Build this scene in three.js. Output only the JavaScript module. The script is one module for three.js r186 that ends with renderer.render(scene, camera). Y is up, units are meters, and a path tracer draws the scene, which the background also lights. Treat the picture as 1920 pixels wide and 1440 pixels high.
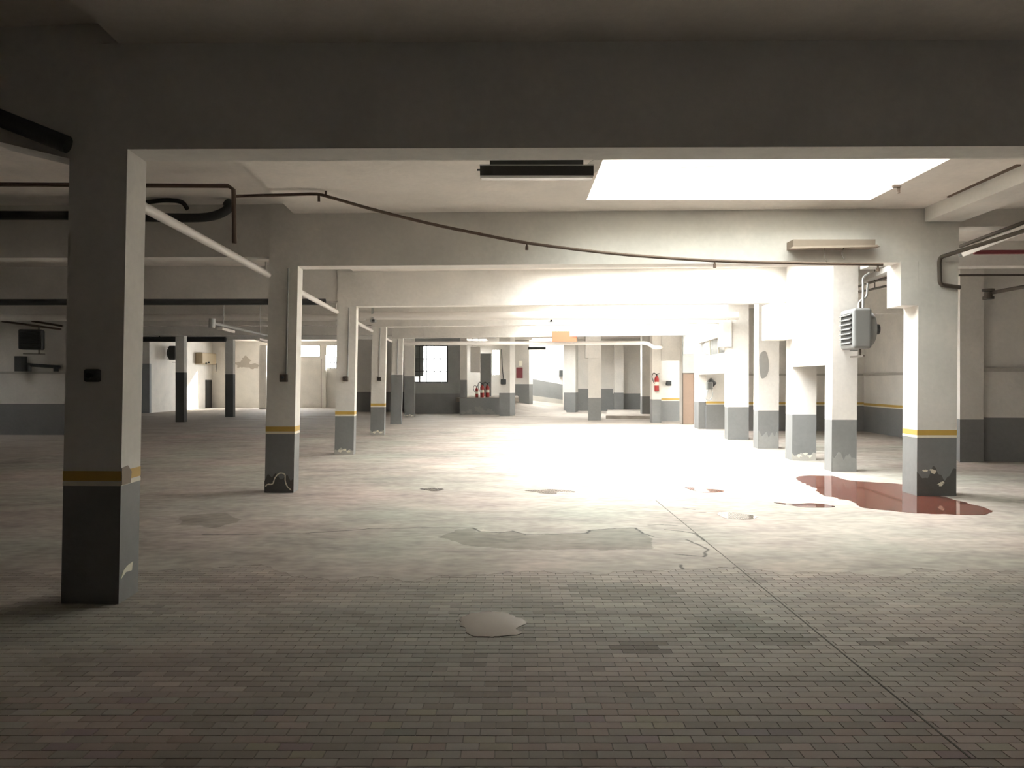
import * as THREE from 'three';
import { mergeGeometries } from 'three/addons/utils/BufferGeometryUtils.js';
import { RoundedBoxGeometry } from 'three/addons/geometries/RoundedBoxGeometry.js';
import { ImprovedNoise } from 'three/addons/math/ImprovedNoise.js';

// ---------------------------------------------------------------- camera, sky, sun, exposure
const F = 1500, CX = 960, HY = 717, EYE = 1.55;               // focal length and horizon of the photograph, in its 1920x1440 pixels
const scene = new THREE.Scene();
const camera = new THREE.PerspectiveCamera(2 * Math.atan(720 / F) * 180 / Math.PI, 4 / 3, 0.05, 300);
camera.position.set(0, EYE, 0);
camera.rotation.x = -0.002;
scene.add(camera);
const renderer = new THREE.WebGLRenderer({ antialias: true });
renderer.toneMapping = THREE.LinearToneMapping;
renderer.toneMappingExposure = 1.18;
renderer.shadowMap.enabled = true;
scene.background = new THREE.Color().setRGB(19.5, 19.9, 19.7);       // bright overcast sky, the same in every direction
const sun = new THREE.DirectionalLight(new THREE.Color().setRGB(1, 0.93, 0.78), 26);
sun.position.set(-12 + 7.4 * 6, 3.6 * 6, -45 - 5.5 * 6);
sun.target.position.set(-12, 0, -45);
sun.castShadow = true;
sun.shadow.mapSize.set(4096, 4096);
Object.assign(sun.shadow.camera, { left: -45, right: 45, top: 40, bottom: -40, near: 1, far: 160 });
sun.shadow.camera.updateProjectionMatrix();
scene.add(sun, sun.target);

// ---------------------------------------------------------------- helpers
const X = (px, D) => (px - CX) * D / F, Y = (py, D) => EYE - (py - HY) * D / F;   // photo pixel at a known distance -> metres
const DF = (py) => F * EYE / (py - HY);                                             // distance of a floor point
const G = (px, py) => [X(px, DF(py)), -DF(py)];                                     // floor point under a pixel
let seed = 12345;
const rnd = () => { seed = (seed * 1664525 + 1013904223) >>> 0; return seed / 4294967296; };
const lin = (r, g, b) => new THREE.Color().setRGB(r, g, b);
const perlin = new ImprovedNoise();
const N = (x, y, z = 0) => perlin.noise(x, y, z);
const fbm = (x, y, o = 4, z = 0) => { let s = 0, a = 0.5, f = 1; for (let i = 0; i < o; i++) { s += a * N(x * f, y * f, z + i * 7.3); a *= 0.5; f *= 2.03; } return s; };
const sstep = (a, b, x) => { const t = Math.min(1, Math.max(0, (x - a) / (b - a))); return t * t * (3 - 2 * t); };
const taken = new Map();
const numbered = (n) => { const k = taken.get(n) || 0; taken.set(n, k + 1); return k ? `${n}_${String(k).padStart(3, '0')}` : n; };
const base = new WeakMap();
const at = (o) => base.get(o) || [0, 0, 0];

function tag(o, label, category, group, kind) {
  if (label) o.userData.label = label;
  if (category) o.userData.category = category;
  if (group) o.userData.group = group;
  if (kind) o.userData.kind = kind;
  return o;
}
function thing(name, label, category, p = [0, 0, 0], group, kind) {
  const o = new THREE.Group(); o.name = numbered(name); o.position.set(...p); base.set(o, p);
  scene.add(o);
  return tag(o, label, category, group, kind);
}
function fix(g) {                                                // the same attributes on every geometry, so that they merge
  g = g.index ? g.toNonIndexed() : g;
  for (const k of Object.keys(g.attributes)) if (!['position', 'normal', 'uv'].includes(k)) g.deleteAttribute(k);
  if (!g.attributes.normal) g.computeVertexNormals();
  if (!g.attributes.uv) boxUV(g);
  return g;
}
function boxUV(g) {                                              // texture coordinates in metres
  const p = g.attributes.position, n = g.attributes.normal, uv = new Float32Array(p.count * 2);
  for (let i = 0; i < p.count; i++) {
    const ax = Math.abs(n.getX(i)), ay = Math.abs(n.getY(i)), az = Math.abs(n.getZ(i));
    const [u, v] = ay >= ax && ay >= az ? [p.getX(i), p.getZ(i)] : ax > az ? [p.getZ(i), p.getY(i)] : [p.getX(i), p.getY(i)];
    uv[2 * i] = u; uv[2 * i + 1] = v;
  }
  g.setAttribute('uv', new THREE.BufferAttribute(uv, 2));
  return g;
}
// one named mesh from geometries given in room coordinates, under its parent
function obj(name, geos, mat, parent = null, kind) {
  geos = (Array.isArray(geos) ? geos : [geos]).map(fix);
  const g = geos.length > 1 ? mergeGeometries(geos) : geos[0].clone();
  const m = new THREE.Mesh(g, mat);
  m.castShadow = m.receiveShadow = true;
  m.name = parent ? name : numbered(name);
  let o = at(parent);
  if (!parent) {                                                // a one-mesh thing stands at its own base
    g.computeBoundingBox(); const b = g.boundingBox;
    o = [(b.min.x + b.max.x) / 2, b.min.y, (b.min.z + b.max.z) / 2]; m.position.set(...o); base.set(m, o);
    scene.add(m);
  } else { parent.add(m); base.set(m, o); }
  g.translate(-o[0], -o[1], -o[2]);
  if (kind) m.userData.kind = kind;
  return m;
}
const struct = (name, geos, mat, parent = null) => obj(name, geos, mat, parent, parent ? undefined : 'structure');
function hexa(b, t) {                                           // prism between two quads
  const c = [...b, ...t].reduce((s, p) => s.map((v, i) => v + p[i] / 8), [0, 0, 0]);
  const faces = [[b[0], b[1], b[2], b[3]], [t[0], t[1], t[2], t[3]]];
  for (let i = 0; i < 4; i++) faces.push([b[i], b[(i + 1) % 4], t[(i + 1) % 4], t[i]]);
  const pos = [], nor = [];
  for (const f of faces) {
    let v = f.map((p) => new THREE.Vector3(...p));
    const nn = () => new THREE.Vector3().subVectors(v[2], v[0]).cross(new THREE.Vector3().subVectors(v[3], v[1])).normalize();
    let n = nn();
    const m = v.reduce((s, p) => s.add(p), new THREE.Vector3()).multiplyScalar(0.25).sub(new THREE.Vector3(...c));
    if (n.dot(m) < 0) { v.reverse(); n = nn(); }
    for (const k of [0, 1, 2, 0, 2, 3]) { pos.push(v[k].x, v[k].y, v[k].z); nor.push(n.x, n.y, n.z); }
  }
  const g = new THREE.BufferGeometry();
  g.setAttribute('position', new THREE.Float32BufferAttribute(pos, 3));
  g.setAttribute('normal', new THREE.Float32BufferAttribute(nor, 3));
  return boxUV(g);
}
const box = (x0, x1, y0, y1, D0, D1) => prism([[x0, -D0], [x1, -D0], [x1, -D1], [x0, -D1]], y0, y1);   // D0 nearer than D1
const prism = (q, y0, y1) => hexa(q.map(([x, z]) => [x, y0, z]), q.map(([x, z]) => [x, y1, z]));
const bar = (a, b, w, h = w) => {                               // straight bar of rectangular section
  const A = new THREE.Vector3(...a), B = new THREE.Vector3(...b), d = B.clone().sub(A), L = d.length();
  const g = new THREE.BoxGeometry(w, h, L);
  g.applyQuaternion(new THREE.Quaternion().setFromUnitVectors(new THREE.Vector3(0, 0, 1), d.normalize()));
  return g.translate((A.x + B.x) / 2, (A.y + B.y) / 2, (A.z + B.z) / 2);
};
const rod = (a, b, r, seg = 12) => {
  const A = new THREE.Vector3(...a), B = new THREE.Vector3(...b), d = B.clone().sub(A), L = d.length();
  const g = new THREE.CylinderGeometry(r, r, L, seg);
  g.applyQuaternion(new THREE.Quaternion().setFromUnitVectors(new THREE.Vector3(0, 1, 0), d.normalize()));
  return g.translate((A.x + B.x) / 2, (A.y + B.y) / 2, (A.z + B.z) / 2);
};
const tube = (pts, r, n = 60, seg = 10, tension = 0.5) => new THREE.TubeGeometry(new THREE.CatmullRomCurve3(pts.map((p) => new THREE.Vector3(...p)), false, 'catmullrom', tension), n, r, seg);
function bend(pts, r, rb = 0.1, seg = 10) {                     // pipe run: straight lengths joined by round elbows
  const path = new THREE.CurvePath(), v = pts.map((p) => new THREE.Vector3(...p));
  let from = v[0];
  for (let i = 1; i < v.length - 1; i++) {
    const a = v[i].clone().sub(v[i - 1]), b = v[i + 1].clone().sub(v[i]);
    const k = Math.min(rb, a.length() * 0.45, b.length() * 0.45);
    const p = v[i].clone().sub(a.setLength(k)), q = v[i].clone().add(b.setLength(k));
    path.add(new THREE.LineCurve3(from, p)); path.add(new THREE.QuadraticBezierCurve3(p, v[i], q)); from = q;
  }
  path.add(new THREE.LineCurve3(from, v[v.length - 1]));
  return new THREE.TubeGeometry(path, 30 * (v.length - 1), r, seg);
}
const rounded = (x0, x1, y0, y1, D0, D1, r) => new RoundedBoxGeometry(x1 - x0, y1 - y0, D1 - D0, 2, r).translate((x0 + x1) / 2, (y0 + y1) / 2, -(D0 + D1) / 2);
// flat outline with thickness on a vertical face: pts are [u, v] from the point o, u along the unit vector ux (horizontal)
function plate(pts, o, ux, thick = 0.004) {
  const s = new THREE.Shape(pts.map((p) => new THREE.Vector2(...p)));
  const g = new THREE.ExtrudeGeometry(s, { depth: thick, bevelEnabled: false });
  const u = new THREE.Vector3(...ux).normalize(), w = new THREE.Vector3().crossVectors(u, new THREE.Vector3(0, 1, 0));
  g.applyMatrix4(new THREE.Matrix4().makeBasis(u, new THREE.Vector3(0, 1, 0), w)).translate(...o);
  g.deleteAttribute('uv');
  return boxUV(g);
}
// flat outline lying on the floor, pts are [x, z]
function slab(pts, y, thick) {
  const s = new THREE.Shape(pts.map(([x, z]) => new THREE.Vector2(x, -z)));
  const g = new THREE.ExtrudeGeometry(s, { depth: thick, bevelEnabled: false });
  g.rotateX(-Math.PI / 2).translate(0, y, 0); g.deleteAttribute('uv');
  return boxUV(g);
}
function smooth(pts, n = 6) {                                    // rounds an outline
  const c = new THREE.CatmullRomCurve3(pts.map(([x, z]) => new THREE.Vector3(x, 0, z)), true);
  return c.getPoints(pts.length * n).slice(0, -1).map((p) => [p.x, p.z]);
}

// ---------------------------------------------------------------- textures and materials
function makeTexture(n, fn, srgb = true) {
  const d = new Uint8Array(n * n * 4);
  for (let j = 0; j < n; j++) for (let i = 0; i < n; i++) {
    const c = fn(i / n, j / n);
    for (let k = 0; k < 3; k++) d[(j * n + i) * 4 + k] = Math.max(0, Math.min(255, 255 * (c.length ? c[k] : c)));
    d[(j * n + i) * 4 + 3] = 255;
  }
  const t = new THREE.DataTexture(d, n, n, THREE.RGBAFormat);
  t.wrapS = t.wrapT = THREE.RepeatWrapping; t.magFilter = THREE.LinearFilter; t.minFilter = THREE.LinearMipmapLinearFilter; t.generateMipmaps = true;
  if (srgb) t.colorSpace = THREE.SRGBColorSpace;
  t.needsUpdate = true;
  return t;
}
const wrapped = (f, u, v) => {                                  // tiles a noise
  const a = sstep(0, 1, u), b = sstep(0, 1, v);
  return (f(u, v) * (1 - a) + f(u - 1, v) * a) * (1 - b) + (f(u, v - 1) * (1 - a) + f(u - 1, v - 1) * a) * b;
};
const plasterTex = makeTexture(512, (u, v) => {
  const k = wrapped((a, b) => fbm(a * 5, b * 5, 5), u, v), s = wrapped((a, b) => fbm(a * 40, b * 40, 3, 9), u, v);
  const t = 0.955 + 0.09 * k + 0.04 * s;
  return [t, t - 0.008 - 0.02 * Math.max(0, k), t - 0.02 - 0.03 * Math.max(0, k)];
});
plasterTex.repeat.set(1 / 3, 1 / 3);
const plasterBump = makeTexture(512, (u, v) => 0.5 + 0.5 * wrapped((a, b) => fbm(a * 14, b * 14, 5, 3), u, v), false);
plasterBump.repeat.set(1 / 1.7, 1 / 1.7);
const M = {};
const plaster = (r, g, b, o = {}) => new THREE.MeshStandardMaterial({ color: lin(r, g, b), map: plasterTex, bumpMap: plasterBump, bumpScale: 0.006, roughness: 0.92, ...o });
M.white = plaster(0.80, 0.79, 0.765);
M.ceiling = plaster(0.83, 0.795, 0.76);
M.grey = plaster(0.235, 0.245, 0.25, { roughness: 0.6 });
M.greyDark = plaster(0.085, 0.092, 0.092, { roughness: 0.6 });            // the dark paint of the two slim far columns
M.greyAndShade = plaster(0.40, 0.42, 0.42);  // grey of the side panel; on wall_back, shade put into white plaster
M.bare = plaster(0.50, 0.49, 0.46);
M.flake = plaster(0.30, 0.31, 0.30);
M.damp = plaster(0.12, 0.12, 0.115);
M.yellow = new THREE.MeshStandardMaterial({ color: lin(0.60, 0.40, 0.095), map: plasterTex, roughness: 0.6 });
M.cream = new THREE.MeshStandardMaterial({ color: lin(0.78, 0.74, 0.62), roughness: 0.6 });
M.steel = new THREE.MeshStandardMaterial({ color: lin(0.10, 0.085, 0.07), roughness: 0.6, metalness: 0.3 });
M.rust = new THREE.MeshStandardMaterial({ color: lin(0.11, 0.075, 0.055), roughness: 0.8 });
M.black = new THREE.MeshStandardMaterial({ color: lin(0.02, 0.021, 0.021), roughness: 0.6 });
M.dark = new THREE.MeshStandardMaterial({ color: lin(0.05, 0.055, 0.055), roughness: 0.6 });
M.pipeWhite = new THREE.MeshStandardMaterial({ color: lin(0.74, 0.71, 0.67), roughness: 0.55 });
M.galv = new THREE.MeshStandardMaterial({ color: lin(0.42, 0.43, 0.42), roughness: 0.5, metalness: 0.4 });
M.heater = new THREE.MeshStandardMaterial({ color: lin(0.20, 0.205, 0.20), roughness: 0.5 });
M.red = new THREE.MeshStandardMaterial({ color: lin(0.36, 0.035, 0.035), roughness: 0.35 });
M.maroon = new THREE.MeshStandardMaterial({ color: lin(0.20, 0.04, 0.05), roughness: 0.5 });
M.orange = new THREE.MeshStandardMaterial({ color: lin(0.42, 0.075, 0.03), roughness: 0.6 });
M.brown = new THREE.MeshStandardMaterial({ color: lin(0.23, 0.165, 0.125), roughness: 0.55, map: plasterTex });
M.tan = new THREE.MeshStandardMaterial({ color: lin(0.29, 0.235, 0.19), roughness: 0.7, map: plasterTex });
M.beige = new THREE.MeshStandardMaterial({ color: lin(0.33, 0.27, 0.18), roughness: 0.6, map: plasterTex });
M.tubeGlass = new THREE.MeshStandardMaterial({ color: lin(0.82, 0.82, 0.80), roughness: 0.25 });
M.frame = new THREE.MeshStandardMaterial({ color: lin(0.06, 0.065, 0.065), roughness: 0.6 });
M.glass = new THREE.MeshPhysicalMaterial({ color: lin(0.95, 0.97, 0.96), transmission: 1, thickness: 0, roughness: 0.02, ior: 1.5 });
M.dimGlass = new THREE.MeshPhysicalMaterial({ color: lin(0.20, 0.21, 0.21), roughness: 0.12 });
M.dimmingGlass = new THREE.MeshPhysicalMaterial({ color: lin(0.82, 0.83, 0.81), transmission: 1, thickness: 0, roughness: 0, ior: 1.5 });  // for the skylight panes, tinted to weaken the daylight let in
M.water = new THREE.MeshPhysicalMaterial({ color: lin(0.13, 0.045, 0.032), roughness: 0.03, ior: 1.33, specularIntensity: 1 });
M.waterGrey = new THREE.MeshPhysicalMaterial({ color: lin(0.22, 0.19, 0.17), roughness: 0.03, ior: 1.33, specularIntensity: 1 });

// ---------------------------------------------------------------- the floor: brick pavers near, worn screed beyond
const patchOutline = [[820, 1008], [850, 995], [885, 990], [898, 997], [935, 999], [960, 996], [985, 1003], [1100, 1000], [1105, 995], [1150, 991], [1190, 990], [1204, 1000], [1222, 1006], [1228, 1018], [1224, 1031], [1100, 1032], [1000, 1031], [920, 1028], [870, 1020]].map(([a, b]) => G(a, b));
const stains = [                                                 // [outline, colour factors]: marks with an edge of their own in the photograph
  [patchOutline, [0.62, 0.64, 0.61]],
  [[[1290, 1160], [1400, 1150], [1480, 1180], [1530, 1205], [1460, 1212], [1390, 1190], [1300, 1178]].map(([a, b]) => G(a, b)), [0.72, 0.74, 0.72]],
  [[[1160, 1208], [1220, 1200], [1260, 1213], [1240, 1228], [1180, 1226]].map(([a, b]) => G(a, b)), [0.62, 0.60, 0.58]],
  [[[330, 968], [420, 962], [450, 978], [400, 990], [345, 985]].map(([a, b]) => G(a, b)), [0.70, 0.71, 0.68]],
  [[[1580, 1205], [1640, 1200], [1745, 1196], [1735, 1206], [1650, 1212]].map(([a, b]) => G(a, b)), [0.6, 0.6, 0.58]],
  [[[1060, 1100], [1130, 1088], [1190, 1092], [1270, 1106], [1250, 1130], [1150, 1126], [1090, 1118]].map(([a, b]) => G(a, b)), [0.80, 0.83, 0.80]],
  [[[960, 1078], [1000, 1084], [1030, 1100], [1010, 1112], [975, 1096]].map(([a, b]) => G(a, b)), [0.8, 0.82, 0.79]],
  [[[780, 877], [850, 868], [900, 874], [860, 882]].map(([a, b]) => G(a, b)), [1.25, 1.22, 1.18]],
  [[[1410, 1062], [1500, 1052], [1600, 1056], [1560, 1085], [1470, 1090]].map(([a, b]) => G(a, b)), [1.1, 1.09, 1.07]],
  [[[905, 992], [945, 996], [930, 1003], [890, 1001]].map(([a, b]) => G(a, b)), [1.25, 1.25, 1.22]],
];
for (const s of stains) { const xs = s[0].map((p) => p[0]), zs = s[0].map((p) => p[1]); s.push([Math.min(...xs) - 0.2, Math.max(...xs) + 0.2, Math.min(...zs) - 0.2, Math.max(...zs) + 0.2]); }
const inside = (q, x, z) => { let c = false; for (let i = 0, j = q.length - 1; i < q.length; j = i++) if ((q[i][1] > z) !== (q[j][1] > z) && x < (q[j][0] - q[i][0]) * (z - q[i][1]) / (q[j][1] - q[i][1]) + q[i][0]) c = !c; return c; };
const segDist = (x, z, a, b) => { const dx = b[0] - a[0], dz = b[1] - a[1], t = Math.max(0, Math.min(1, ((x - a[0]) * dx + (z - a[1]) * dz) / (dx * dx + dz * dz))); return Math.hypot(x - a[0] - t * dx, z - a[1] - t * dz); };
const cracks = [
  [[380, 1003], [560, 1001], [690, 992], [790, 990], [885, 990], [898, 997], [935, 999], [960, 996], [985, 1003], [1100, 1000], [1105, 995], [1150, 991], [1190, 990], [1204, 1000], [1222, 1006]],
  [[1245, 993], [1280, 997], [1300, 1000], [1322, 1015]], [[1215, 985], [1240, 984], [1268, 986]],
  [[1285, 1012], [1310, 1022], [1325, 1030], [1320, 1045]], [[1265, 1040], [1300, 1043], [1320, 1044]],
  [[1275, 1060], [1280, 1072], [1302, 1086], [1335, 1082]], [[1302, 1086], [1332, 1112]],
  [[1282, 953], [1304, 956]], [[1298, 962], [1322, 961]], [[1422, 1120], [1470, 1121], [1480, 1124]],
  [[1645, 1206], [1690, 1208], [1730, 1203]], [[430, 885], [600, 879], [800, 883]],
].map((l) => l.map(([a, b]) => G(a, b)));
const crackBox = cracks.map((l) => [Math.min(...l.map((p) => p[0])) - 0.1, Math.max(...l.map((p) => p[0])) + 0.1, Math.min(...l.map((p) => p[1])) - 0.1, Math.max(...l.map((p) => p[1])) + 0.1]);
const FLOOR = [0.350, 0.312, 0.272];
const PAVER = [0.345, 0.302, 0.264];                             // brick
function floorTone(x, z, C0 = FLOOR) {                                       // grime, dust and damp marks in the floor, all with a grain
  const a = fbm(x * 0.35 + 3, z * 0.35, 4), b = fbm(x * 1.3, z * 2.6, 4, 4), c = fbm(x * 7, z * 11, 3, 8);
  const k = 1 + 0.42 * a + 0.50 * b + 0.44 * c, hue = fbm(x * 0.5 + 20, z * 0.5, 3, 2);
  const r = C0[0] * k * (1 + 0.2 * hue), g = C0[1] * k * (1 - 0.04 * hue), bl = C0[2] * k * (1 + 0.02 * hue);
  const out = [r, g, bl], wx = x + 0.10 * fbm(x * 4, z * 4, 3, 5), wz = z + 0.14 * fbm(x * 4 + 9, z * 4, 3, 6);
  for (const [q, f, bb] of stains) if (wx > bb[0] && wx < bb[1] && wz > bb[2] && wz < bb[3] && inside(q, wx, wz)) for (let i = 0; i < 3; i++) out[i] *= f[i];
  return out;
}
const toS = (v) => (v <= 0.0031308 ? 12.92 * v : 1.055 * Math.pow(v, 1 / 2.4) - 0.055);
const MID = [-10, 10, 5.6, 27.2];                                // x from, to, distance from, to
const midTex = makeTexture(1536, (u, v) => {
  const x = MID[0] + u * (MID[1] - MID[0]), z = -(MID[2] + v * (MID[3] - MID[2]));
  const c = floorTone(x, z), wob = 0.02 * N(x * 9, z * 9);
  for (let i = 0; i < cracks.length; i++) {
    const bb = crackBox[i]; if (x < bb[0] || x > bb[1] || z < bb[2] || z > bb[3]) continue;
    for (let j = 1; j < cracks[i].length; j++) { const d = segDist(x + wob, z + wob, cracks[i][j - 1], cracks[i][j]); if (d < 0.018) { const f = 0.25 + 0.75 * sstep(0.006, 0.018, d); for (let k = 0; k < 3; k++) c[k] *= f; } }
  }
  return c.map(toS);
});
midTex.wrapS = midTex.wrapT = THREE.ClampToEdgeWrapping;
M.midFloor = new THREE.MeshStandardMaterial({ map: midTex, bumpMap: plasterBump, bumpScale: 0.008, roughness: 0.8 });
const farTex = makeTexture(512, (u, v) => { const c = [0, 0, 0], t = wrapped((a, b) => 1 + 0.55 * fbm(a * 5, b * 9, 5, 2) + 0.4 * fbm(a * 28, b * 40, 3, 4), u, v); for (let i = 0; i < 3; i++) c[i] = toS(FLOOR[i] * t); return c; });
farTex.repeat.set(1 / 9, 1 / 9);
M.farFloor = new THREE.MeshStandardMaterial({ map: farTex, bumpMap: plasterBump, bumpScale: 0.008, roughness: 0.8 });
M.joint = new THREE.MeshStandardMaterial({ color: lin(0.13, 0.12, 0.105), roughness: 0.95 });
M.bed = new THREE.MeshStandardMaterial({ color: lin(0.24, 0.22, 0.20), roughness: 0.95 });

const floor = thing('floor', 'worn brick paved floor with dusty screed, cracks and damp marks', 'floor', [0, 0, 0], null, 'structure');
obj('screed_far', [box(-24, 14, -0.3, 0, 27.2, 60), box(-24, -10, -0.3, 0, 7.2, 27.2), box(10, 14, -0.3, 0, 7.2, 27.2)], M.farFloor, floor);
obj('screed_near', [box(-24, -6.6, -0.3, 0, -9, 7.2), box(6.6, 14, -0.3, 0, -9, 7.2), box(-6.6, 6.6, -0.3, 0, -9, 2.0)], M.farFloor, floor);
{
  const edge = [[-6.55, -7.3], [6.55, -7.3]];                     // the screed thins out over the pavers with a ragged edge
  for (let i = 0; i <= 400; i++) { const x = 6.55 - 13.1 * i / 400; edge.push([x, -Math.min(7.15, 6.55 + 1.1 * fbm(x * 0.55 + 5, 1, 3) + 0.35 * fbm(x * 3.1, 4, 3) + 0.12 * fbm(x * 14, 6, 2))]); }
  for (const [name, g] of [['screed_worn', box(MID[0], MID[1], -0.3, 0, 7.2, MID[3])], ['screed_edge', slab(edge, 0.0002, 0.0013)]]) {
  const p = g.attributes.position, uv = g.attributes.uv;
  for (let i = 0; i < p.count; i++) uv.setXY(i, (p.getX(i) - MID[0]) / (MID[1] - MID[0]), (-p.getZ(i) - MID[2]) / (MID[3] - MID[2]));
  obj(name, g, M.midFloor, floor);
  }
}
obj('mortar_bed', box(-6.6, 6.6, -0.3, -0.0035, 2.0, 7.2), M.bed, floor);
{
  const PW = 0.142, PD = 0.071, J = 0.0035, rows = Math.round((7.2 - 2.0) / PD), cell = [];
  for (let r = 0; r < rows; r++) {
    const D = 7.2 - (r + 0.5) * PD, off = (r % 2) * 0.5 + 0.05 * (rnd() - 0.5);
    for (let i = -47; i < 47; i++) {
      const x = (i + off) * PW;
      if (Math.abs(x) > 6.53) continue;
      cell.push([x, D]);
    }
  }
  const geo = hexa([[-0.5, -1, 0.5], [0.5, -1, 0.5], [0.5, -1, -0.5], [-0.5, -1, -0.5]].map(([x, , z]) => [x * (PW - J), -0.02, z * (PD - J)]), [[-0.5, 0, 0.5], [0.5, 0, 0.5], [0.5, 0, -0.5], [-0.5, 0, -0.5]].map(([x, y, z]) => [x * (PW - J - 0.002), 0, z * (PD - J - 0.002)]));
  const single = [], rest = [];
  for (const c of cell) ((c[1] > 3.2 && Math.abs(c[0]) < 0.645 * c[1] && single.length < 3000) ? single : rest).push(c);
  single.sort((a, b) => a[1] - b[1]);
  rest.push(...single.splice(300));
  const tone = ([x, D]) => { const t = floorTone(x, -D, PAVER), k = 1.0 + 0.07 * (rnd() - 0.5), w = 0.03 * (rnd() - 0.5); return [t[0] * k * (1 + w), t[1] * k, t[2] * k * (1 - w)]; };
  const quant = new Map();
  for (const c of single) {
    const t = tone(c).map((v) => Math.round(v * 28) / 28), key = t.join();
    if (!quant.has(key)) quant.set(key, new THREE.MeshStandardMaterial({ color: lin(...t), bumpMap: plasterBump, bumpScale: 0.003, roughness: 0.8 }));
    const m = new THREE.Mesh(geo, quant.get(key)); m.name = 'paver'; m.castShadow = m.receiveShadow = true;
    m.position.set(c[0], 0.0012 * (rnd() - 0.5), -c[1]); m.rotation.y = 0.012 * (rnd() - 0.5);
    floor.add(m);
  }
  const im = new THREE.InstancedMesh(geo, new THREE.MeshStandardMaterial({ color: 0xffffff, bumpMap: plasterBump, bumpScale: 0.003, roughness: 0.8 }), rest.length);
  const mm = new THREE.Matrix4(), q = new THREE.Quaternion(), col = new THREE.Color();
  rest.forEach((c, i) => {
    q.setFromAxisAngle(new THREE.Vector3(0, 1, 0), 0.012 * (rnd() - 0.5));
    mm.compose(new THREE.Vector3(c[0], 0.0012 * (rnd() - 0.5), -c[1]), q, new THREE.Vector3(1, 1, 1)); im.setMatrixAt(i, mm); im.setColorAt(i, col.setRGB(...tone(c)));
  });
  im.name = 'paver_field'; im.userData.kind = 'stuff'; im.castShadow = im.receiveShadow = true; floor.add(im);
  obj('expansion_joint', [box(1.886, 1.895, 0, 0.0022, 3.3, 10.5)], M.joint, floor);
}
// puddles
const puddle = (label, pts, mat, y = 0.001) => {
  const q = smooth(pts.map(([a, b]) => G(a, b)), 9), zs = q.map((p) => p[1]), e = Math.min(0.12, 0.22 * (Math.max(...zs) - Math.min(...zs)));
  return tag(obj('puddle', slab(q.map(([x, z]) => [x + e * fbm(x * 5, z * 5, 3, 31), z + e * fbm(x * 5 + 7, z * 5, 3, 33)]), y - 0.004, 0.0065), mat), label, 'puddle');
};
puddle('large red-brown puddle at the foot of the yellow striped right column', [[1500, 893], [1560, 893], [1600, 902], [1690, 908], [1760, 930], [1800, 940], [1862, 960], [1830, 966], [1720, 962], [1620, 952], [1596, 940], [1540, 928], [1528, 915], [1505, 905]], M.water);
puddle('small round puddle lying on the bare brick pavers', [[868, 1152], [900, 1149], [950, 1150], [976, 1158], [981, 1172], [970, 1188], [940, 1196], [922, 1200], [890, 1190], [862, 1177]], M.waterGrey, 0.0012);
puddle('thin dark puddle on the bright floor, beside a tiny ring puddle', [[985, 920], [1010, 919], [1040, 918], [1077, 922], [1050, 926], [1015, 925], [1000, 922]], M.waterGrey);
puddle('tiny pale ring puddle on the screed', [[788, 917], [812, 915], [832, 918], [812, 921]], M.waterGrey);
puddle('thin reddish puddle in the glare of the floor', [[1284, 915], [1300, 915], [1330, 917], [1357, 921], [1330, 924], [1300, 920]], M.water);
puddle('thin reddish sliver puddle in front of the large puddle', [[1454, 943], [1490, 945], [1530, 944], [1565, 950], [1540, 952], [1490, 949]], M.water);
puddle('faint greyish puddle near the floor expansion joint', [[1345, 962], [1370, 961], [1400, 965], [1424, 972], [1390, 974], [1365, 972]], M.waterGrey);

// ---------------------------------------------------------------- ceiling with skylight wells
const rowX = (D) => -2.436 - 0.0563 * D;                        // right faces of the left row of columns
const CH = 3.92, CHL = 4.06;
const skylights = [[0.97, 4.65, 8.3, 10.4, 1.0, 1.6], [0.6, 5.0, 12.0, 16.3, 0.7, 2.9], [0.6, 5.2, 17.8, 22.0, 0.7, 2.9], [0.6, 5.6, 24.2, 28.2, 0.7, 2.9], [-1.4, 0.7, 31.6, 33.6, 1.0, 2.2], [2.2, 5.0, 36.2, 39.6, 1.0, 2.4], [-2.5, -1.4, 43.8, 45.6, 0.8, 1.4], [1.1, 2.7, 43.2, 46.6, 0.8, 2.0]];   // x from, to, distance from, to, height of the well's front and left walls, and of its back and right walls; those past the fifth beam are added to brighten the far end
const aisleSkylights = [[-16.2, -15.2, 20.6, 21.6, 0.8, 1.4]];
const ceil = thing('ceiling', 'plastered concrete ceiling with skylight openings', 'ceiling', [0, 0, 0], null, 'structure');
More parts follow.
